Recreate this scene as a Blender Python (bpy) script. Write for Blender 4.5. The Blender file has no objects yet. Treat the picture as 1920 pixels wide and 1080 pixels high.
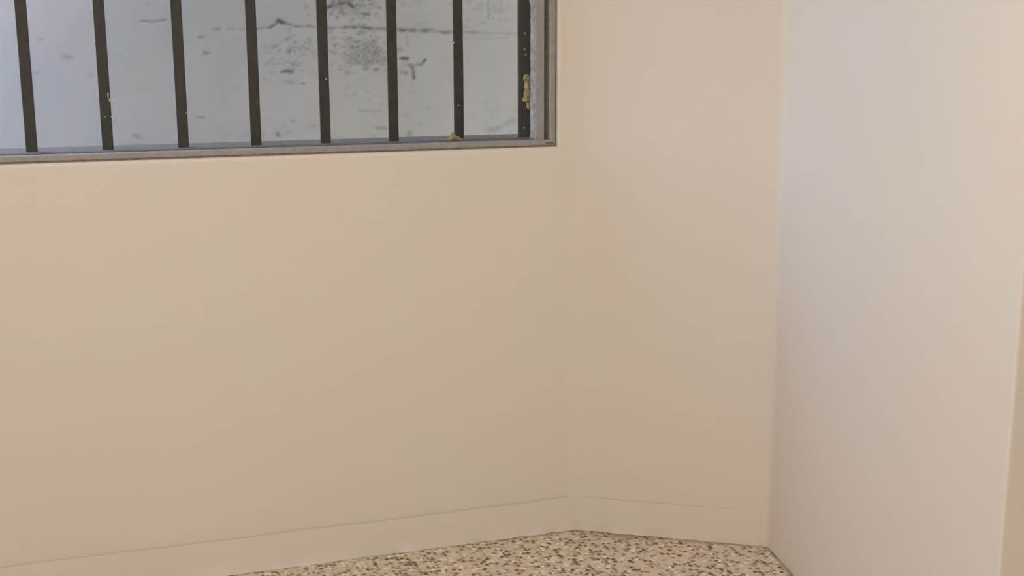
import bpy, bmesh, math, random
from mathutils import Vector, Matrix, noise

C = bpy.context.scene.collection
scene = bpy.context.scene
R = math.radians

# ------------------------------------------------------------------ camera
cam = bpy.data.cameras.new('camera')
cam.sensor_width = 36.0
cam.lens = 43.875
cam.clip_start = 0.02
camera = bpy.data.objects.new('camera', cam)
C.objects.link(camera)
camera.matrix_world = (Matrix.Translation((-1.1814, -3.0561, 1.35)) @ Matrix.Rotation(R(-18.108), 4, 'Z')
                       @ Matrix.Rotation(R(90 - 11.5), 4, 'X') @ Matrix.Rotation(-0.00348, 4, 'Z'))
scene.camera = camera

# ------------------------------------------------------------------ exposure, sky, lights
XL, YB = -6.0, -5.05                     # left wall and rear wall of the room
vs = scene.view_settings
vs.view_transform = 'Standard'
vs.look = 'None'
vs.gamma = 1.0
vs.use_curve_mapping = False
vs.exposure = 0.0

SKY_STRENGTH = 4.5
world = bpy.data.worlds.new('sky')
scene.world = world
world.use_nodes = True
wn = world.node_tree
bg = wn.nodes['Background']
sky = wn.nodes.new('ShaderNodeTexSky')
sky.sky_type = 'NISHITA'
sky.sun_disc = False
sky.sun_elevation = R(48)
sky.sun_rotation = R(200)
sky.dust_density = 2.5
haze = wn.nodes.new('ShaderNodeMix')          # thin overcast greys the blue
haze.data_type = 'RGBA'
haze.inputs['Factor'].default_value = 0.25
haze.inputs[7].default_value = (0.62, 0.60, 0.58, 1)
wn.links.new(sky.outputs['Color'], haze.inputs[6])
wn.links.new(haze.outputs[2], bg.inputs['Color'])
bg.inputs['Strength'].default_value = SKY_STRENGTH


def area(name, loc, target, sx, sy, power, col):
    l = bpy.data.lights.new(name, 'AREA')
    l.shape = 'RECTANGLE'
    l.size, l.size_y = sx, sy
    l.energy = power
    l.color = col
    o = bpy.data.objects.new(name, l)
    C.objects.link(o)
    o.location = loc
    d = Vector(target) - Vector(loc)
    o.rotation_euler = d.to_track_quat('-Z', 'Y').to_euler()
    return o


# soft warm light of the ceiling panel above the viewer
area('ceiling_panel_light', (-1.5, -2.5, 2.66), (-1.5, -2.4, 0), 1.6, 1.6, 66.5, (1.0, 0.95, 0.89))


# ------------------------------------------------------------------ materials
def mat(name):
    m = bpy.data.materials.new(name)
    m.use_nodes = True
    nt = m.node_tree
    return m, nt, nt.nodes['Principled BSDF']


def nn(nt, t, **kw):
    n = nt.nodes.new(t)
    for k, v in kw.items():
        setattr(n, k, v)
    return n


def ramp(nt, stops, interp='LINEAR'):
    r = nt.nodes.new('ShaderNodeValToRGB')
    r.color_ramp.interpolation = interp
    els = r.color_ramp.elements
    while len(els) < len(stops):
        els.new(0.5)
    for e, (p, c) in zip(els, stops):
        e.position = p
        e.color = (*c, 1) if len(c) == 3 else c
    return r


def coords(nt, scale=(1, 1, 1)):
    tc = nn(nt, 'ShaderNodeTexCoord')
    mp = nn(nt, 'ShaderNodeMapping')
    mp.inputs['Scale'].default_value = scale
    nt.links.new(tc.outputs['Object'], mp.inputs['Vector'])
    return mp.outputs['Vector']


def tex_noise(nt, vec, scale, detail=3, rough=0.5):
    n = nn(nt, 'ShaderNodeTexNoise')
    n.inputs['Scale'].default_value = scale
    n.inputs['Detail'].default_value = detail
    n.inputs['Roughness'].default_value = rough
    nt.links.new(vec, n.inputs['Vector'])
    return n


def bump(nt, height, strength, dist, bsdf):
    b = nn(nt, 'ShaderNodeBump')
    b.inputs['Strength'].default_value = strength
    b.inputs['Distance'].default_value = dist
    nt.links.new(height, b.inputs['Height'])
    nt.links.new(b.outputs['Normal'], bsdf.inputs['Normal'])
    return b


def plaster(name, base, warm):
    """painted plaster: two nearly equal tints in soft blotches, roller grain"""
    m, nt, b = mat(name)
    v = coords(nt)
    n1 = tex_noise(nt, v, 2.6, 2, 0.45)
    r = ramp(nt, [(0.32, base), (0.68, warm)])
    nt.links.new(n1.outputs['Fac'], r.inputs['Fac'])
    nt.links.new(r.outputs['Color'], b.inputs['Base Color'])
    b.inputs['Roughness'].default_value = 0.62
    b.inputs['Specular IOR Level'].default_value = 0.3
    vv = coords(nt, (1, 1, 0.35))
    n2 = tex_noise(nt, vv, 9, 3, 0.5)
    n3 = tex_noise(nt, v, 140, 2, 0.6)
    mx = nn(nt, 'ShaderNodeMath', operation='MULTIPLY_ADD')
    nt.links.new(n3.outputs['Fac'], mx.inputs[0])
    mx.inputs[1].default_value = 0.05
    nt.links.new(n2.outputs['Fac'], mx.inputs[2])
    bump(nt, mx.outputs[0], 0.35, 0.006, b)
    return m


M = {}
M['wall'] = plaster('cream_wall_paint', (0.80, 0.735, 0.655), (0.815, 0.735, 0.645))
M['ceiling'] = plaster('white_ceiling_paint', (0.80, 0.76, 0.70), (0.80, 0.75, 0.68))


def simple(name, col, rough=0.5, metal=0.0, nscale=30, var=0.12, bumpd=0.0008):
    m, nt, b = mat(name)
    v = coords(nt)
    n = tex_noise(nt, v, nscale, 4, 0.6)
    lo = tuple(c * (1 - var) for c in col)
    hi = tuple(min(1, c * (1 + var)) for c in col)
    r = ramp(nt, [(0.3, lo), (0.7, hi)])
    nt.links.new(n.outputs['Fac'], r.inputs['Fac'])
    nt.links.new(r.outputs['Color'], b.inputs['Base Color'])
    b.inputs['Roughness'].default_value = rough
    b.inputs['Metallic'].default_value = metal
    bump(nt, n.outputs['Fac'], 0.4, bumpd, b)
    return m


M['aluminium'] = simple('dull_aluminium', (0.35, 0.342, 0.335), 0.5, 0.15, 60, 0.10)
M['groove'] = simple('dark_brown_groove', (0.15, 0.115, 0.08), 0.8, 0, 90, 0.3)  # darker and browner than the frame
M['gasket'] = simple('dark_rubber_gasket', (0.12, 0.12, 0.125), 0.7, 0, 70, 0.3)
M['putty'] = simple('pale_grey_putty', (0.36, 0.335, 0.31), 0.85, 0, 75, 0.32, 0.002)
M['sealant'] = simple('brown_stained_sealant', (0.20, 0.155, 0.115), 0.8, 0, 60, 0.3)
M['iron'] = simple('dark_brown_iron_paint', (0.042, 0.037, 0.031), 0.55, 0, 45, 0.3)
M['chip'] = simple('pale_paint_fleck', (0.55, 0.53, 0.46), 0.8, 0, 200, 0.2)
M['foam'] = simple('yellowed_foam', (0.40, 0.30, 0.14), 0.9, 0, 120, 0.35, 0.004)
M['cement'] = simple('grey_cement', (0.175, 0.15, 0.128), 0.9, 0, 35, 0.25, 0.002)
M['masonry'] = simple('outer_masonry', (0.42, 0.40, 0.37), 0.9, 0, 12, 0.2, 0.003)

# window glass: clear, faint reflection
m, nt, b = mat('clear_glass')
for n in list(nt.nodes):
    nt.nodes.remove(n)
out = nn(nt, 'ShaderNodeOutputMaterial')
tr = nn(nt, 'ShaderNodeBsdfTransparent')
tr.inputs['Color'].default_value = (0.93, 0.945, 0.95, 1)
gl = nn(nt, 'ShaderNodeBsdfGlossy')
gl.inputs['Roughness'].default_value = 0.03
fr = nn(nt, 'ShaderNodeFresnel')
fr.inputs['IOR'].default_value = 1.45
mixs = nn(nt, 'ShaderNodeMixShader')
geo = nn(nt, 'ShaderNodeNewGeometry')
front = nn(nt, 'ShaderNodeMath', operation='SUBTRACT')          # reflect at the near face only: the pane does not refract
front.inputs[0].default_value = 1.0
nt.links.new(geo.outputs['Backfacing'], front.inputs[1])
fm = nn(nt, 'ShaderNodeMath', operation='MULTIPLY')
nt.links.new(fr.outputs[0], fm.inputs[0])
nt.links.new(front.outputs[0], fm.inputs[1])
nt.links.new(fm.outputs[0], mixs.inputs[0])
nt.links.new(tr.outputs[0], mixs.inputs[1])
nt.links.new(gl.outputs[0], mixs.inputs[2])
nt.links.new(mixs.outputs[0], out.inputs['Surface'])
M['glass'] = m

# terrazzo: brown and cream chips in a tan matrix
m, nt, b = mat('terrazzo')
v = coords(nt)
wob = tex_noise(nt, v, 130, 2, 0.5)
add = nn(nt, 'ShaderNodeVectorMath', operation='MULTIPLY_ADD')
nt.links.new(wob.outputs['Color'], add.inputs[0])
add.inputs[1].default_value = (0.010, 0.010, 0.0)
nt.links.new(v, add.inputs[2])


def chips(scale):
    vo = nn(nt, 'ShaderNodeTexVoronoi', feature='F1')
    vo.inputs['Scale'].default_value = scale
    nt.links.new(add.outputs[0], vo.inputs['Vector'])
    sep = nn(nt, 'ShaderNodeSeparateColor')
    nt.links.new(vo.outputs['Color'], sep.inputs[0])
    return vo, sep


vo1, s1 = chips(80)
tone = ramp(nt, [(0.0, (0.15, 0.10, 0.06)), (0.20, (0.30, 0.225, 0.15)), (0.42, (0.50, 0.41, 0.305)),
                 (0.54, (0.68, 0.59, 0.46)), (0.72, (0.86, 0.78, 0.63)), (0.90, (0.52, 0.43, 0.32))], 'CONSTANT')
nt.links.new(s1.outputs[0], tone.inputs['Fac'])
edge = ramp(nt, [(0.38, (0, 0, 0)), (0.66, (1, 1, 1))])
sc = nn(nt, 'ShaderNodeMath', operation='MULTIPLY')
nt.links.new(vo1.outputs['Distance'], sc.inputs[0])
sc.inputs[1].default_value = 1.0
nt.links.new(sc.outputs[0], edge.inputs['Fac'])
mixc = nn(nt, 'ShaderNodeMix', data_type='RGBA')
nt.links.new(edge.outputs['Color'], mixc.inputs['Factor'])
nt.links.new(tone.outputs['Color'], mixc.inputs[6])
mixc.inputs[7].default_value = (0.68, 0.575, 0.45, 1)
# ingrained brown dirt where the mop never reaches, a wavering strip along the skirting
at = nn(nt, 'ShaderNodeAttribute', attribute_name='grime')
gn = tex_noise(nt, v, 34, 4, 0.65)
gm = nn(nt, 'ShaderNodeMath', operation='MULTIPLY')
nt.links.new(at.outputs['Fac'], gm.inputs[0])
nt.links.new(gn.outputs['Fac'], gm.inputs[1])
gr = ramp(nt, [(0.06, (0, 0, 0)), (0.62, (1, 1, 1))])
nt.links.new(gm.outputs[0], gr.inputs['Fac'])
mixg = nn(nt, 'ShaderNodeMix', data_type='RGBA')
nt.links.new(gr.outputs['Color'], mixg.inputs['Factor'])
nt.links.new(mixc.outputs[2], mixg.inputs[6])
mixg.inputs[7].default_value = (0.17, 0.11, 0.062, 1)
nt.links.new(mixg.outputs[2], b.inputs['Base Color'])
b.inputs['Roughness'].default_value = 0.5
b.inputs['Specular IOR Level'].default_value = 0.3
M['terrazzo'] = m

# old limewash on the wall outside; the vertex attribute carries mould, cracks and joints
m, nt, b = mat('old_limewash')
v = coords(nt)
n1 = tex_noise(nt, v, 4.5, 4, 0.55)
r1 = ramp(nt, [(0.3, (0.370, 0.310, 0.260)), (0.7, (0.405, 0.340, 0.284))])
nt.links.new(n1.outputs['Fac'], r1.inputs['Fac'])
at = nn(nt, 'ShaderNodeAttribute', attribute_name='mould')
n2 = tex_noise(nt, v, 60, 4, 0.7)
mm = nn(nt, 'ShaderNodeMath', operation='MULTIPLY_ADD')
nt.links.new(n2.outputs['Fac'], mm.inputs[0])
mm.inputs[1].default_value = 0.9
mm.inputs[2].default_value = 0.55
m2 = nn(nt, 'ShaderNodeMath', operation='MULTIPLY', use_clamp=True)
nt.links.new(at.outputs['Fac'], m2.inputs[0])
nt.links.new(mm.outputs[0], m2.inputs[1])
mx = nn(nt, 'ShaderNodeMix', data_type='RGBA')
nt.links.new(m2.outputs[0], mx.inputs['Factor'])
# cool light on the left, warm on the right, put into the wall colour
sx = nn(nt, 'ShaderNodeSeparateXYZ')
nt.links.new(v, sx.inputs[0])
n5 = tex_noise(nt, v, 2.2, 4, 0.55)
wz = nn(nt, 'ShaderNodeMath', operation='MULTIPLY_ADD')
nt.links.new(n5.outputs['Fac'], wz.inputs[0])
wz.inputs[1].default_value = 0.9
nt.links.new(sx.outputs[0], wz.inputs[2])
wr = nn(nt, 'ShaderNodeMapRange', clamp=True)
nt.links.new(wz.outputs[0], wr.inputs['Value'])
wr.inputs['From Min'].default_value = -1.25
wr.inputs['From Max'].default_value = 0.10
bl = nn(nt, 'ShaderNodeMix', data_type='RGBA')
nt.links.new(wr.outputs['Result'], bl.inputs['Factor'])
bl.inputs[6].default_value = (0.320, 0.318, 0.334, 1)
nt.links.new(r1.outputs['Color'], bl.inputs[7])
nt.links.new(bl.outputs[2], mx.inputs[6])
mx.inputs[7].default_value = (0.050, 0.046, 0.043, 1)
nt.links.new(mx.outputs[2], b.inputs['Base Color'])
b.inputs['Roughness'].default_value = 0.9
bump(nt, n2.outputs['Fac'], 0.3, 0.003, b)
M['limewash'] = m


# ------------------------------------------------------------------ mesh helpers
def obj(name, bm, material, parent=None, smooth=False):
    me = bpy.data.meshes.new(name)
    bmesh.ops.recalc_face_normals(bm, faces=bm.faces)
    bm.to_mesh(me)
    bm.free()
    if material:
        me.materials.append(material)
    if smooth:
        for p in me.polygons:
            p.use_smooth = True
    o = bpy.data.objects.new(name, me)
    C.objects.link(o)
    if parent:
        o.parent = parent
    return o


def tag(o, label=None, cat=None, group=None, kind=None):
    for k, val in (('label', label), ('category', cat), ('group', group), ('kind', kind)):
        if val:
            o[k] = val
    return o


def add_box(bm, x0, x1, y0, y1, z0, z1, bev=0.0):
    r = bmesh.ops.create_cube(bm, size=1.0)
    for vtx in r['verts']:
        vtx.co = Vector((x0 if vtx.co.x < 0 else x1, y0 if vtx.co.y < 0 else y1, z0 if vtx.co.z < 0 else z1))
    if bev:
        es = list({e for vtx in r['verts'] for e in vtx.link_edges})
        bmesh.ops.bevel(bm, geom=es, offset=bev, segments=2, affect='EDGES', profile=0.5)


def box(*a, **k):
    bm = bmesh.new()
    add_box(bm, *a, **k)
    return bm


def prism(pts, z0, z1):
    """closed plan outline extruded from z0 to z1"""
    bm = bmesh.new()
    lo = [bm.verts.new((x, y, z0)) for x, y in pts]
    hi = [bm.verts.new((x, y, z1)) for x, y in pts]
    n = len(pts)
    for i in range(n):
        j = (i + 1) % n
        bm.faces.new((lo[i], lo[j], hi[j], hi[i]))
    bm.faces.new(lo)
    bm.faces.new(hi)
    return bm


def auto_smooth(o, deg=35):
    me = o.data
    for p in me.polygons:
        p.use_smooth = True
    bm = bmesh.new()
    bm.from_mesh(me)
    for e in bm.edges:
        e.smooth = len(e.link_faces) == 2 and e.calc_face_angle(0) < R(deg)
    bm.to_mesh(me)
    bm.free()


# ------------------------------------------------------------------ room plan (metres, the corner left of the recess is the origin)
H = 2.70
K = (0.4448, -0.2804)                    # corner between the short slanting wall and the right wall
D = (0.2862, -1.3520)                    # outer edge where the right wall ends
E_ = (1.70, -1.560)
dB = Vector((K[0], K[1])).normalized()
nB = Vector((-dB.y, dB.x))               # outwards
dC = (Vector(D) - Vector(K)).normalized()
nC = Vector((-dC.y, dC.x))               # outwards (to the right)
dD = (Vector(E_) - Vector(D)).normalized()

# window hole
HX0, HX1, HZ0, HZ1 = -1.95, -0.055, 1.0625, 2.30


def wall_back():
    bm = bmesh.new()
    x0, x1 = XL, -0.0415
    rings = []
    cr, cd = 0.013, 0.011
    for gx, y in ((None, 0.0), (cr, 0.0), (cr * 0.45, cd * 0.22), (cr * 0.12, cd * 0.6), (0.0, cd), (0.0, 0.066)):
        if gx is None:
            q = [(x0, 0), (x1, 0), (x1, H), (x0, H)]
        else:
            q = [(HX0 - gx, HZ0 - gx), (HX1 + gx, HZ0 - gx), (HX1 + gx, HZ1 + gx), (HX0 - gx, HZ1 + gx)]
        rings.append([bm.verts.new((x, y, z)) for x, z in q])
    q = [(x0, 0), (x1, 0), (x1, H), (x0, H)]
    rings.append([bm.verts.new((x, 0.066, z)) for x, z in q])
    for a, c in zip(rings, rings[1:]):
        for i in range(4):
            j = (i + 1) % 4
            bm.faces.new((a[i], a[j], c[j], c[i]))
    for i in range(4):
        j = (i + 1) % 4
        bm.faces.new((rings[0][i], rings[0][j], rings[-1][j], rings[-1][i]))
    # the run up to the bend, where a hand-filled bead of plaster stands a few millimetres proud
    def sm(t, a, c):
        t = max(0.0, min(1.0, (t - a) / (c - a)))
        return t * t * (3 - 2 * t)
    prof = []
    for i in range(62):
        t = -0.0415 + 0.1615 * i / 61
        ql = Vector((t, 0)) if t < 0 else dB * t
        cove = 0.289 * (math.sqrt(t * t + 0.013 ** 2) - abs(t)) * sm(t, -0.0415, -0.030) * (1 - sm(t, 0.09, 0.12))
        bead = -0.0007 * sm(t, -0.0415, -0.030) + 0.0056 * sm(t, -0.032, -0.004) - 0.0049 * sm(t, -0.002, 0.050)
        ql = ql - (Vector((0, 1)) * (1 - sm(t, -0.01, 0.01)) + nB * sm(t, -0.01, 0.01)) * (cove + bead)
        prof.append((ql.x, ql.y))
    end = dB * 0.120
    prof[-1] = (end.x, end.y)
    e2 = end + nB * 0.066
    pts = prof + [(e2.x, e2.y), (0.04, 0.066), (-0.0415, 0.066)]
    p = prism(pts, 0, H)
    tmp = bpy.data.meshes.new('tmp')
    p.to_mesh(tmp)
    p.free()
    bm.from_mesh(tmp)
    bpy.data.meshes.remove(tmp)
    bmesh.ops.remove_doubles(bm, verts=bm.verts, dist=1e-5)
    return bm


w = obj('wall_back', wall_back(), M['wall'])
auto_smooth(w, 25)
tag(w, 'cream painted wall under and around the barred window', 'wall', kind='structure')

# short slanting wall
s = dB * 0.120
k2 = Vector(K)
rk = 0.022
ka = [tuple((1 - t) ** 2 * (k2 - dB * rk) + 2 * t * (1 - t) * k2 + t * t * (k2 + dC * rk)) for t in [i / 8 for i in range(9)]]
bm = prism([(s.x, s.y)] + ka[:5] + [tuple(k2 + nB * 0.16 + dB * 0.10), tuple(s + nB * 0.16)], 0, H)
w = obj('wall_corner', bm, M['wall'])
auto_smooth(w, 25)
tag(w, 'narrow cream wall slanting between window wall and right wall', 'wall', kind='structure')

# right wall with a rounded outer edge, then the pier face
r_ = 0.007
arc = []
p0 = Vector(D) - dC * r_
p1 = Vector(D) + dD * r_
for i in range(7):
    t = i / 6
    arc.append(tuple((1 - t) ** 2 * p0 + 2 * t * (1 - t) * Vector(D) + t * t * p1))
mid = arc[3]
# right wall piece: K -> middle of the rounded edge
outC = Vector(K) + nC * 0.16
bm = prism(ka[4:] + arc[:4] + [tuple(Vector(mid) + Vector((0.12, 0.10))), tuple(outC + Vector((0.0, 0.05)))], 0, H)
w = obj('wall_right', bm, M['wall'])
auto_smooth(w, 25)
tag(w, 'pale cream wall on the right, meeting the slanting wall in a corner', 'wall', kind='structure')
bm = prism(arc[3:] + [E_, tuple(Vector(E_) + Vector((0, 0.16))), tuple(Vector(mid) + Vector((0.12, 0.10)))], 0, H)
w = obj('wall_pier', bm, M['wall'])
auto_smooth(w, 25)
tag(w, 'warm strip of wall past the outer edge at the right of the photo', 'wall', kind='structure')

# rest of the room, behind the camera
tag(obj('wall_left', box(XL - 0.15, XL, YB, 0.16, 0, H), M['wall']), 'cream wall at the left, outside the photo', 'wall', kind='structure')
tag(obj('wall_east', box(1.70, 1.85, YB, -1.40, 0, H), M['wall']), 'cream wall far right behind the pier, outside the photo', 'wall', kind='structure')
tag(obj('wall_front', box(XL - 0.15, 1.85, YB - 0.15, YB, 0, H), M['wall']), 'cream wall behind the viewer', 'wall', kind='structure')
tag(obj('ceiling', box(XL - 0.15, 1.85, YB - 0.15, 0.16, H, H + 0.12), M['ceiling']), 'plain white ceiling above the photo', 'ceiling', kind='structure')


# floor: finer mesh near the walls so that the grime strip can follow them
def wall_dist(x, y):
    p = Vector((x, y))
    best = 9
    for a, c in ((Vector((XL, 0)), Vector((0, 0))), (Vector((0, 0)), Vector(K)), (Vector(K), Vector(D))):
        ab = c - a
        t = max(0, min(1, (p - a).dot(ab) / ab.length_squared))
        best = min(best, (p - (a + ab * t)).length)
    return best


def axis(lo, flo, fhi, hi, fine, coarse):
    out = []
    x = lo
    while x < flo - 1e-6:
        out.append(x)
        x += min(coarse, max(fine, flo - x))
    n = int(round((fhi - flo) / fine))
    out += [flo + (fhi - flo) * i / n for i in range(n + 1)]
    x = fhi + coarse
    while x < hi - 1e-6:
        out.append(x)
        x += coarse
    if hi > fhi + 1e-6:
        out.append(hi)
    return out


xs = axis(XL - 0.1, -1.0, 0.62, 1.80, 0.008, 0.3)
ys = axis(YB - 0.6, -0.60, 0.10, 0.10, 0.008, 0.3)
verts, faces, grime = [], [], []
for y in ys:
    for x in xs:
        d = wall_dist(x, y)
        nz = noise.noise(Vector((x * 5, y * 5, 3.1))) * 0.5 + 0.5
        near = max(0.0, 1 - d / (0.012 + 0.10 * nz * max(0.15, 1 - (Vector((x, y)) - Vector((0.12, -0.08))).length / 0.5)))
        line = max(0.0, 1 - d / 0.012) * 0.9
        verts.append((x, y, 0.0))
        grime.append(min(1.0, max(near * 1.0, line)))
nx = len(xs)
for j in range(len(ys) - 1):
    for i in range(nx - 1):
        a = j * nx + i
        faces.append((a, a + 1, a + 1 + nx, a + nx))
me = bpy.data.meshes.new('floor')
me.from_pydata(verts, [], faces)
me.attributes.new('grime', 'FLOAT', 'POINT').data.foreach_set('value', grime)
me.materials.append(M['terrazzo'])
o = bpy.data.objects.new('floor', me)
C.objects.link(o)
tag(o, 'speckled brown and cream terrazzo floor', 'floor', kind='structure')


# skirting, plastered and painted over with the wall, its foot a little ragged
def skirting(name, a, c, inward, label, hh=0.080, th=0.0007, ragged=0.006):
    a, c = Vector(a), Vector(c)
    L = (c - a).length
    d = (c - a) / L
    n = max(2, int(L / 0.012))
    prof = [(0.0001, hh + 0.016), (0.0002, hh + 0.010), (th * 0.5, hh), (th * 0.85, hh - 0.008), (th, hh - 0.014), (th, 0.04), (th, 0.009), (th + 0.002, -0.001)]
    bm = bmesh.new()
    rows = []
    for i in range(n + 1):
        t = i / n
        p = a + d * (L * t)
        row = []
        wob = noise.noise(Vector((p.x * 6, p.y * 6, 1.7)))
        rag = noise.noise(Vector((p.x * 22, p.y * 22, 5.3))) * 0.7 + noise.noise(Vector((p.x * 70, p.y * 70, 9.3))) * 0.3
        for k, (off, z) in enumerate(prof):
            oo = off + (0.0003 * wob if k > 2 else 0)
            zz = z + (0.004 * wob if k < 4 else 0)
            if k == len(prof) - 1:
                oo += max(-0.002, ragged * rag)
            q = p + inward * max(oo, 0.0001)
            row.append(bm.verts.new((q.x, q.y, zz)))
        rows.append(row)
    for r0, r1 in zip(rows, rows[1:]):
        for k in range(len(prof) - 1):
            bm.faces.new((r0[k], r0[k + 1], r1[k + 1], r1[k]))
    o = obj(name, bm, M['wall'], smooth=True)
    tag(o, label, 'skirting', kind='structure')
    return o


skirting('baseboard_back', (XL, 0), (-0.002, -0.004), Vector((0, -1)), 'low cream skirting painted over with the window wall')
skirting('baseboard_corner', (-0.002, -0.004), tuple(k2 - dB * rk), -nB, 'low cream skirting at the foot of the slanting wall')


# ------------------------------------------------------------------ window: fixed aluminium frame, glazing, dirt and foam
def empty(name, loc=(0, 0, 0)):
    o = bpy.data.objects.new(name, None)
    C.objects.link(o)
    o.location = loc
    return o


win = tag(empty('window_1'), 'wide window in a dull grey aluminium frame', 'window', kind='structure')


# the bottom rail is slimmer than the jambs, so each member is a bar of its own
def member_v(name, x0, x1, y0, y1, mt, bev=0.0012, z0=HZ0, z1=HZ1, parent=win):
    return obj(name, box(x0, x1, y0, y1, z0, z1, bev=bev), mt, parent)


def member_h(name, z0, z1, y0, y1, mt, bev=0.0012, x0=HX0, x1=HX1, parent=win):
    return obj(name, box(x0, x1, y0, y1, z0, z1, bev=bev), mt, parent)


# outer frame: jambs with a groove, inner stop, putty
for side in (1, -1):
    def X(a):
        return HX1 - a if side > 0 else HX0 + a
    def mv(nm, a0, a1, y0, y1, mt, **kw):
        u, t = sorted((X(a0), X(a1)))
        return member_v(nm, u, t, y0, y1, mt, **kw)
    j = mv('frame_jamb', 0.0035, 0.020, 0.0115, 0.062, M['aluminium'], z0=HZ0 + 0.0168)
    mv('jamb_groove', 0.018, 0.033, 0.030, 0.062, M['groove'], bev=0, z0=HZ0 + 0.005, parent=j)
    mv('jamb_stop', 0.0305, 0.053, 0.020, 0.062, M['aluminium'], z0=HZ0 + 0.010, parent=j)
    mv('jamb_sealant', -0.001, 0.006, 0.0135, 0.05, M['sealant'], bev=0.001, parent=j)
    # hand-run putty bead beside the glass, uneven edge
    bm = bmesh.new()
    n = 150
    rows = []
    for i in range(n + 1):
        z = HZ0 + 0.016 + (HZ1 - HZ0 - 0.03) * i / n
        e = 0.0045 * noise.noise(Vector((z * 26, side * 3.0, 0))) + 0.0035 * noise.noise(Vector((z * 75, side * 7.0, 2)))
        f = 0.002 * noise.noise(Vector((z * 60, 4.4, side)))
        rows.append([bm.verts.new((X(0.051), 0.024, z)), bm.verts.new((X(0.0535), 0.026 + f * 0.5, z)), bm.verts.new((X(0.0565 + e * 0.5), 0.032 + f, z)), bm.verts.new((X(0.0605 + e * 0.8), 0.044, z))])
    for r0, r1 in zip(rows, rows[1:]):
        for k in range(3):
            bm.faces.new((r0[k], r0[k + 1], r1[k + 1], r1[k]))
    obj('putty_bead', bm, M['putty'], win, smooth=True)

bot = member_h('bottom_rail', HZ0 + 0.0045, HZ0 + 0.0175, 0.011, 0.062, M['aluminium'], x0=HX0 + 0.003, x1=HX1 - 0.003)
member_h('rail_sealant', HZ0 - 0.002, HZ0 + 0.0065, 0.0125, 0.05, M['sealant'], bev=0.001, parent=bot)
member_h('rail_gasket', HZ0 + 0.0160, HZ0 + 0.0205, 0.030, 0.046, M['gasket'], bev=0.001, x0=HX0 + 0.056, x1=HX1 - 0.056, parent=bot)
member_h('rail_stop', HZ0 + 0.0140, HZ0 + 0.0185, 0.018, 0.030, M['aluminium'], bev=0.001, x0=HX0 + 0.034, x1=HX1 - 0.034, parent=bot)
member_h('top_rail', HZ1 - 0.03, HZ1 - 0.003, 0.011, 0.062, M['aluminium'], x0=HX0 + 0.003, x1=HX1 - 0.003)
pane = obj('glass_pane', box(HX0 + 0.05, HX1 - 0.05, 0.037, 0.041, HZ0 + 0.016, HZ1 - 0.02), M['glass'], win)

obj('mitre_gap_shade', box(HX1 - 0.031, HX1 - 0.006, 0.0108, 0.014, HZ0 + 0.0070, HZ0 + 0.0120, bev=0.0012), M['groove'], bot)  # dark box laid on the rail for the shade of an open gap

# cement sill outside, in which the bars stand
sill = obj('outer_sill', box(HX0 - 0.03, HX1 + 0.03, 0.052, 0.20, HZ0 - 0.06, HZ0 + 0.0205, bev=0.004), M['cement'], win)


def lump(name, blobs, seed, parent):
    """expanding-foam lump: overlapping blobs fused by remeshing on one surface"""
    bm = bmesh.new()
    for c, r, st in blobs:
        mtx = Matrix.Translation(c) @ Matrix.Diagonal((r * st[0], r * st[1], r * st[2], 1))
        bmesh.ops.create_icosphere(bm, subdivisions=3, radius=1.0, matrix=mtx)
    o = obj(name, bm, M['foam'], parent, smooth=True)
    md = o.modifiers.new('fuse', 'REMESH')
    md.mode = 'VOXEL'
    md.voxel_size = 0.0016
    dg = bpy.context.evaluated_depsgraph_get()
    me = bpy.data.meshes.new_from_object(o.evaluated_get(dg))
    o.modifiers.clear()
    old = o.data
    o.data = me
    bpy.data.meshes.remove(old)
    for vtx in me.vertices:
        d = noise.noise(vtx.co * 120 + Vector((seed, 0, 0))) * 0.0030 + noise.noise(vtx.co * 300 + Vector((0, seed, 0))) * 0.0018
        vtx.co += vtx.normal * d
    for p in me.polygons:
        p.use_smooth = True
    return o


f1 = lump('dried_foam', [((-0.120, 0.064, 1.237), 0.008, (1.0, 0.8, 1.3)), ((-0.1165, 0.064, 1.219), 0.009, (1.0, 0.8, 1.7)),
                         ((-0.117, 0.063, 1.198), 0.009, (1.0, 0.8, 1.5)), ((-0.120, 0.062, 1.183), 0.010, (1.15, 0.8, 0.7)),
                         ((-0.115, 0.063, 1.168), 0.0065, (1.0, 0.8, 1.8))], 3.0, win)
tag(f1, 'yellowed dried foam squeezed between frame and end bar')
f2 = lump('dried_foam', [((-0.318, 0.058, 1.087), 0.010, (1.5, 0.8, 0.75)), ((-0.322, 0.060, 1.095), 0.007, (0.9, 0.8, 1.2)),
                         ((-0.304, 0.058, 1.084), 0.007, (1.5, 0.8, 0.5)), ((-0.333, 0.058, 1.084), 0.006, (1.4, 0.8, 0.5))], 8.0, win)
tag(f2, 'yellowed dried foam at the foot of a bar')

# ------------------------------------------------------------------ security grille
gr = tag(empty('security_grille', (0, 0.0775, HZ0)), 'dark brown iron security grille of flat upright bars outside the window', 'grille')
BW, BT = 0.0255, 0.006
bar_x = [-1.8560, -1.6850, -1.5120, -1.3385, -1.1685, -0.9937, -0.8197, -0.6473, -0.4728, -0.2998]


def flat_bar(x, wd=BW):
    bm = box(x - wd / 2, x + wd / 2, -BT / 2, BT / 2, 0.005, 1.235, bev=0.0010)
    return bm


bars = []
for x in bar_x:
    bars.append(obj('upright_bar', flat_bar(x), M['iron'], gr))
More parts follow.
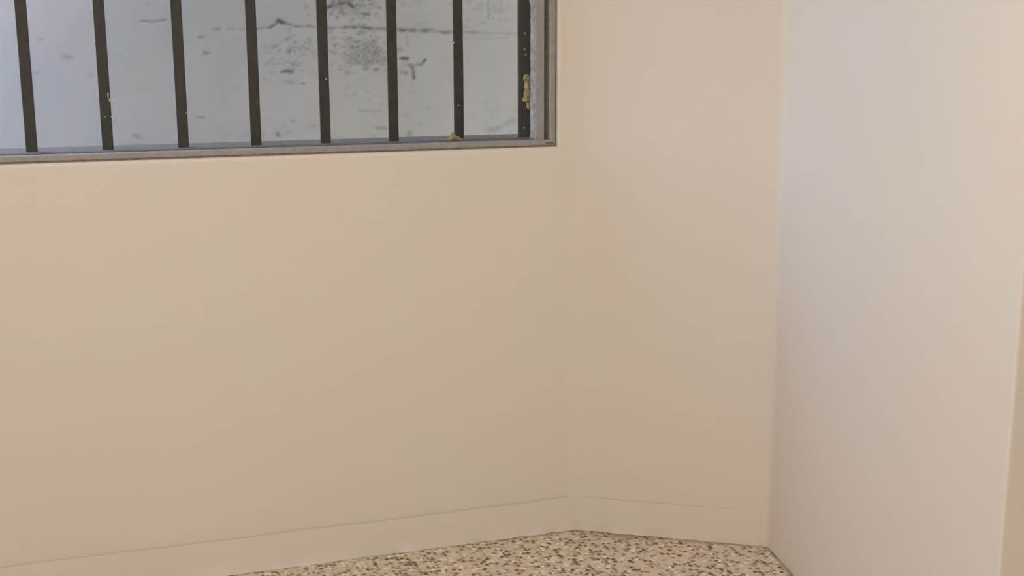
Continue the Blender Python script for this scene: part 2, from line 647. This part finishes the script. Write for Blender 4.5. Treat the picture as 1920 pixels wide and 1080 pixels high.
# the last upright is an angle iron against the jamb
bm = flat_bar(-0.1270, 0.0235)
add_box(bm, -0.1168, -0.1035, -0.001, 0.030, 0.005, 1.235, bev=0.0008)
bars.append(tag(obj('end_angle', bm, M['iron'], gr), 'dark angle iron closing the grille beside the frame'))
for z in (0.62, 1.18):
    obj('cross_bar', box(-1.90, -0.075, 0.0031, 0.0091, z, z + 0.025, bev=0.001), M['iron'], gr)


def fleck(bar, x, z, w_, h_, seed):
    rnd = random.Random(seed)
    bm = bmesh.new()
    n = 9
    f = []
    for i in range(n):
        a = 2 * math.pi * i / n
        q = rnd.uniform(0.65, 1.1)
        f.append((x + math.cos(a) * w_ * q, z + math.sin(a) * h_ * q))
    lo = [bm.verts.new((u, -BT / 2 - 0.0001, t)) for u, t in f]
    hi = [bm.verts.new((x + (u - x) * 0.8, -BT / 2 - 0.0011, z + (t - z) * 0.8)) for u, t in f]
    for i in range(n):
        j = (i + 1) % n
        bm.faces.new((lo[i], lo[j], hi[j], hi[i]))
    bm.faces.new(hi)
    return obj('paint_fleck', bm, M['chip'], bar)


b2, b3, b5, b7 = bars[4], bars[5], bars[7], bars[9]
fleck(b2, -1.1605, 1.212 - HZ0, 0.0024, 0.0080, 1)
fleck(b2, -1.1570, 1.201 - HZ0, 0.0034, 0.0062, 2)
fleck(b2, -1.1555, 1.1615 - HZ0, 0.0034, 0.0018, 3)
fleck(b2, -1.1700, 1.1610 - HZ0, 0.0026, 0.0012, 13)
fleck(b5, -0.6420, 1.2425 - HZ0, 0.0028, 0.0030, 4)
fleck(b7, -0.3110, 1.3290 - HZ0, 0.0020, 0.0022, 5)
fleck(b7, -0.3020, 1.1700 - HZ0, 0.0026, 0.0020, 6)
fleck(b3, -0.9830, 1.1660 - HZ0, 0.0016, 0.0030, 7)
e8 = bars[-1]
for i, (x, z) in enumerate(((-0.1215, 1.312), (-0.1175, 1.298), (-0.1195, 1.352), (-0.1235, 1.108))):
    fleck(e8, x, z - HZ0, 0.0022, 0.0034, 20 + i)

# ------------------------------------------------------------------ the alley outside
YW = 1.0
strokes = [
    ([(-0.748, 1.367), (-0.70, 1.368), (-0.657, 1.372)], 0.0030, 0.30),
    ([(-0.657, 1.372), (-0.627, 1.388), (-0.606, 1.385), (-0.575, 1.376)], 0.0035, 0.55),
    ([(-0.627, 1.391), (-0.612, 1.387)], 0.0060, 0.75),
    ([(-0.575, 1.376), (-0.513, 1.375), (-0.459, 1.370), (-0.419, 1.372)], 0.0042, 0.62),
    ([(-0.419, 1.372), (-0.372, 1.375), (-0.341, 1.369), (-0.280, 1.366)], 0.0048, 0.70),
    ([(-0.280, 1.366), (-0.218, 1.363), (-0.164, 1.361), (-0.125, 1.360), (-0.083, 1.357)], 0.0058, 0.66),
    ([(-0.164, 1.361), (-0.135, 1.363)], 0.0075, 0.7),
    ([(-0.083, 1.357), (-0.010, 1.357), (0.027, 1.355)], 0.0045, 0.50),
    ([(0.027, 1.355), (0.095, 1.353), (0.167, 1.352)], 0.0040, 0.22),
    ([(-0.474, 1.435), (-0.439, 1.444), (-0.417, 1.450), (-0.400, 1.447), (-0.386, 1.434)], 0.0075, 0.85),
    ([(-0.430, 1.452), (-0.402, 1.452)], 0.009, 0.7),
    ([(-0.378, 1.422), (-0.357, 1.415), (-0.336, 1.414)], 0.0045, 0.6),
    ([(-0.208, 1.252), (-0.185, 1.2495), (-0.166, 1.251), (-0.153, 1.268)], 0.0040, 0.70),
    ([(-0.199, 1.246), (-0.194, 1.232), (-0.192, 1.208)], 0.0045, 0.78),
    ([(-0.234, 1.272), (-0.214, 1.2725)], 0.0048, 0.80),
    ([(-0.235, 1.229), (-0.217, 1.226)], 0.0055, 0.50),
    ([(0.067, 1.025), (0.109, 1.042), (0.151, 1.062)], 0.0080, 0.28),
    ([(0.060, 1.035), (0.085, 1.028)], 0.0110, 0.22),
    ([(-1.043, 1.394), (-1.012, 1.389), (-0.969, 1.395)], 0.0032, 0.40),
    ([(-0.872, 1.343), (-0.860, 1.343)], 0.0050, 0.45),
    ([(-0.829, 1.368), (-0.810, 1.366)], 0.0040, 0.50),
    ([(-0.856, 1.294), (-0.850, 1.294)], 0.0055, 0.32),
    ([(-0.784, 1.368), (-0.767, 1.368)], 0.0040, 0.45),
    ([(-0.585, 1.308), (-0.598, 1.297)], 0.0055, 0.50),
    ([(-0.622, 1.234), (-0.590, 1.235)], 0.0065, 0.62),
    ([(-0.589, 1.256), (-0.569, 1.252)], 0.0040, 0.40),
    ([(-0.670, 1.262), (-0.619, 1.258)], 0.0040, 0.30),
    ([(-0.645, 1.037), (-0.640, 1.030)], 0.0070, 0.50),
    ([(-0.559, 1.055), (-0.541, 1.060), (-0.524, 1.061)], 0.0042, 0.50),
    ([(-0.210, 1.034), (-0.213, 1.014)], 0.0065, 0.48),
    ([(-0.600, 1.079), (-0.592, 1.075)], 0.0042, 0.45),
    ([(-0.332, 1.048), (-0.293, 1.047)], 0.0048, 0.36),
    ([(-0.383, 1.108), (-0.309, 1.103)], 0.0048, 0.24),
    ([(-1.270, 1.286), (-1.252, 1.284)], 0.0090, 0.22),
    ([(-0.895, 1.098), (-0.874, 1.096)], 0.0040, 0.45),
    ([(-1.078, 1.042), (-1.066, 1.036)], 0.0080, 0.35),
    ([(-0.214, 1.358), (-0.213, 1.315)], 0.0040, 0.24),
    ([(0.065, 1.460), (0.066, 1.400)], 0.0034, 0.30),
    ([(0.111, 1.470), (0.107, 1.418)], 0.0034, 0.22),
    ([(-0.02, 1.335), (0.10, 1.335), (0.14, 1.345)], 0.0050, 0.12),
]
rnd = random.Random(11)
specks = []


def cluster(cx, cz, sx, sz, n, r0, r1, a0, a1):
    for _ in range(n):
        x, z = rnd.gauss(cx, sx), rnd.gauss(cz, sz)
        specks.append((x, z, rnd.uniform(r0, r1), rnd.uniform(a0, a1), rnd.uniform(0.8, 2.2)))


cluster(-0.340, 1.283, 0.036, 0.022, 85, 0.003, 0.008, 0.15, 0.50)
cluster(-0.385, 1.310, 0.060, 0.038, 85, 0.0025, 0.006, 0.12, 0.42)
cluster(-0.340, 1.200, 0.060, 0.060, 40, 0.003, 0.007, 0.06, 0.22)
cluster(-0.420, 1.435, 0.050, 0.022, 55, 0.003, 0.008, 0.15, 0.50)
cluster(-0.335, 1.440, 0.035, 0.025, 30, 0.004, 0.008, 0.10, 0.35)
cluster(-0.190, 1.430, 0.050, 0.030, 30, 0.004, 0.010, 0.05, 0.20)
cluster(0.060, 1.430, 0.055, 0.030, 50, 0.003, 0.008, 0.06, 0.24)
cluster(-0.575, 1.310, 0.045, 0.040, 26, 0.003, 0.007, 0.10, 0.34)
cluster(-0.600, 1.240, 0.045, 0.030, 18, 0.003, 0.007, 0.10, 0.30)
cluster(-0.640, 1.040, 0.12, 0.020, 20, 0.003, 0.007, 0.08, 0.25)
cluster(0.100, 1.060, 0.07, 0.040, 25, 0.004, 0.012, 0.04, 0.14)
cluster(-0.345, 1.285, 0.030, 0.018, 70, 0.0022, 0.0045, 0.35, 0.75)
cluster(-0.390, 1.320, 0.050, 0.030, 60, 0.0020, 0.0038, 0.30, 0.65)
cluster(-0.425, 1.440, 0.045, 0.018, 45, 0.0022, 0.0045, 0.35, 0.75)
cluster(-0.340, 1.435, 0.030, 0.020, 20, 0.0022, 0.0040, 0.30, 0.60)
cluster(-0.590, 1.290, 0.040, 0.045, 22, 0.0022, 0.0045, 0.25, 0.55)
for _ in range(130):
    specks.append((rnd.uniform(-1.6, 0.4), rnd.uniform(0.95, 1.60), rnd.uniform(0.003, 0.007), rnd.uniform(0.04, 0.20), rnd.uniform(0.8, 2.0)))

STEP = 0.004
FX0, FX1, FZ0, FZ1 = -1.70, 0.60, 0.92, 1.62
xs = axis(-2.6, FX0, FX1, 1.6, STEP, 0.35)
zs = axis(-0.02, FZ0, FZ1, 2.3, STEP, 0.3)
nx, nz = len(xs), len(zs)
ix0 = min(range(nx), key=lambda i: abs(xs[i] - FX0))
iz0 = min(range(nz), key=lambda i: abs(zs[i] - FZ0))
mould = [0.0] * (nx * nz)
NXF = int(round((FX1 - FX0) / STEP))
NZF = int(round((FZ1 - FZ0) / STEP))


def stamp(x, z, r, a, asp=1.0):
    i0, i1 = int((x - r * asp * 2 - FX0) / STEP), int((x + r * asp * 2 - FX0) / STEP) + 1
    j0, j1 = int((z - r * 2 - FZ0) / STEP), int((z + r * 2 - FZ0) / STEP) + 1
    for j in range(max(0, j0), min(NZF, j1) + 1):
        for i in range(max(0, i0), min(NXF, i1) + 1):
            dx, dz = (FX0 + i * STEP - x) / asp, FZ0 + j * STEP - z
            v_ = a * math.exp(-(dx * dx + dz * dz) / (r * r))
            k = (iz0 + j) * nx + ix0 + i
            if v_ > mould[k]:
                mould[k] = v_


for pts, r, a in strokes:
    for (xa, za), (xb, zb) in zip(pts, pts[1:]):
        L = math.hypot(xb - xa, zb - za)
        n = max(1, int(L / 0.003))
        for i in range(n + 1):
            t = i / n
            x, z = xa + (xb - xa) * t, za + (zb - za) * t
            w1 = noise.noise(Vector((x * 60, z * 60, 2.0)))
            w2 = noise.noise(Vector((x * 25, z * 25, 7.0)))
            w3 = noise.noise(Vector((x * 42, z * 9, 12.0)))
            stamp(x, z + 0.0034 * w1, r * (1 + 0.45 * w2), a * max(0.25, min(1.25, 0.85 + 1.1 * w3)), 1.2)
for x, z, r, a, asp in specks:
    stamp(x, z, r, a, asp)

verts, faces = [], []
for j, z in enumerate(zs):
    for i, x in enumerate(xs):
        k = j * nx + i
        und = 0.004 * noise.noise(Vector((x * 2.2, z * 2.2, 0.4))) + 0.0012 * noise.noise(Vector((x * 14, z * 14, 5.4)))
        verts.append((x, YW + und + 0.006 * mould[k], z))
for j in range(nz - 1):
    for i in range(nx - 1):
        a = j * nx + i
        faces.append((a, a + 1, a + 1 + nx, a + nx))
# top and back so that the wall has thickness
base = len(verts)
for x, z in ((-2.6, -0.02), (1.6, -0.02), (1.6, 2.3), (-2.6, 2.3)):
    verts.append((x, YW + 0.25, z))
top = [(nz - 1) * nx + i for i in range(nx)]
faces.append(top + [base + 2, base + 3])
faces.append((base, base + 3, base + 2, base + 1))
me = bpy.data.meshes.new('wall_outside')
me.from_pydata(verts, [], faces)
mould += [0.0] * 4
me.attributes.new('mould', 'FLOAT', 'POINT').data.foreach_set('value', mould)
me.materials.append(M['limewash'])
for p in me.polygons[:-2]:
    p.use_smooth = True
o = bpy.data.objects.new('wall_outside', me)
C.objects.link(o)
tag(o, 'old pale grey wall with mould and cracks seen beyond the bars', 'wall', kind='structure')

tag(obj('alley_ground', box(-14.0, 1.6, 0.07, 5.0, -0.12, -0.02), M['cement']), 'grey cement ground of the alley outside', 'ground', kind='structure')
# slab out of view, added to hold skylight off the outside wall
tag(obj('sky_blocker_slab', box(-1.75, 1.3, 0.07, 1.45, 2.72, 2.84), M['cement']), 'unseen cement slab added over the alley to block skylight', 'sky_blocker', kind='structure')
tag(obj('alley_bounce_wall', box(1.3, 1.55, 0.07, YW + 0.02, -0.02, 2.72), M['wall']), 'unseen cream wall added to bounce warm light into the alley', 'wall', kind='structure')  # unseen wall added so that its cream paint warms the outside wall
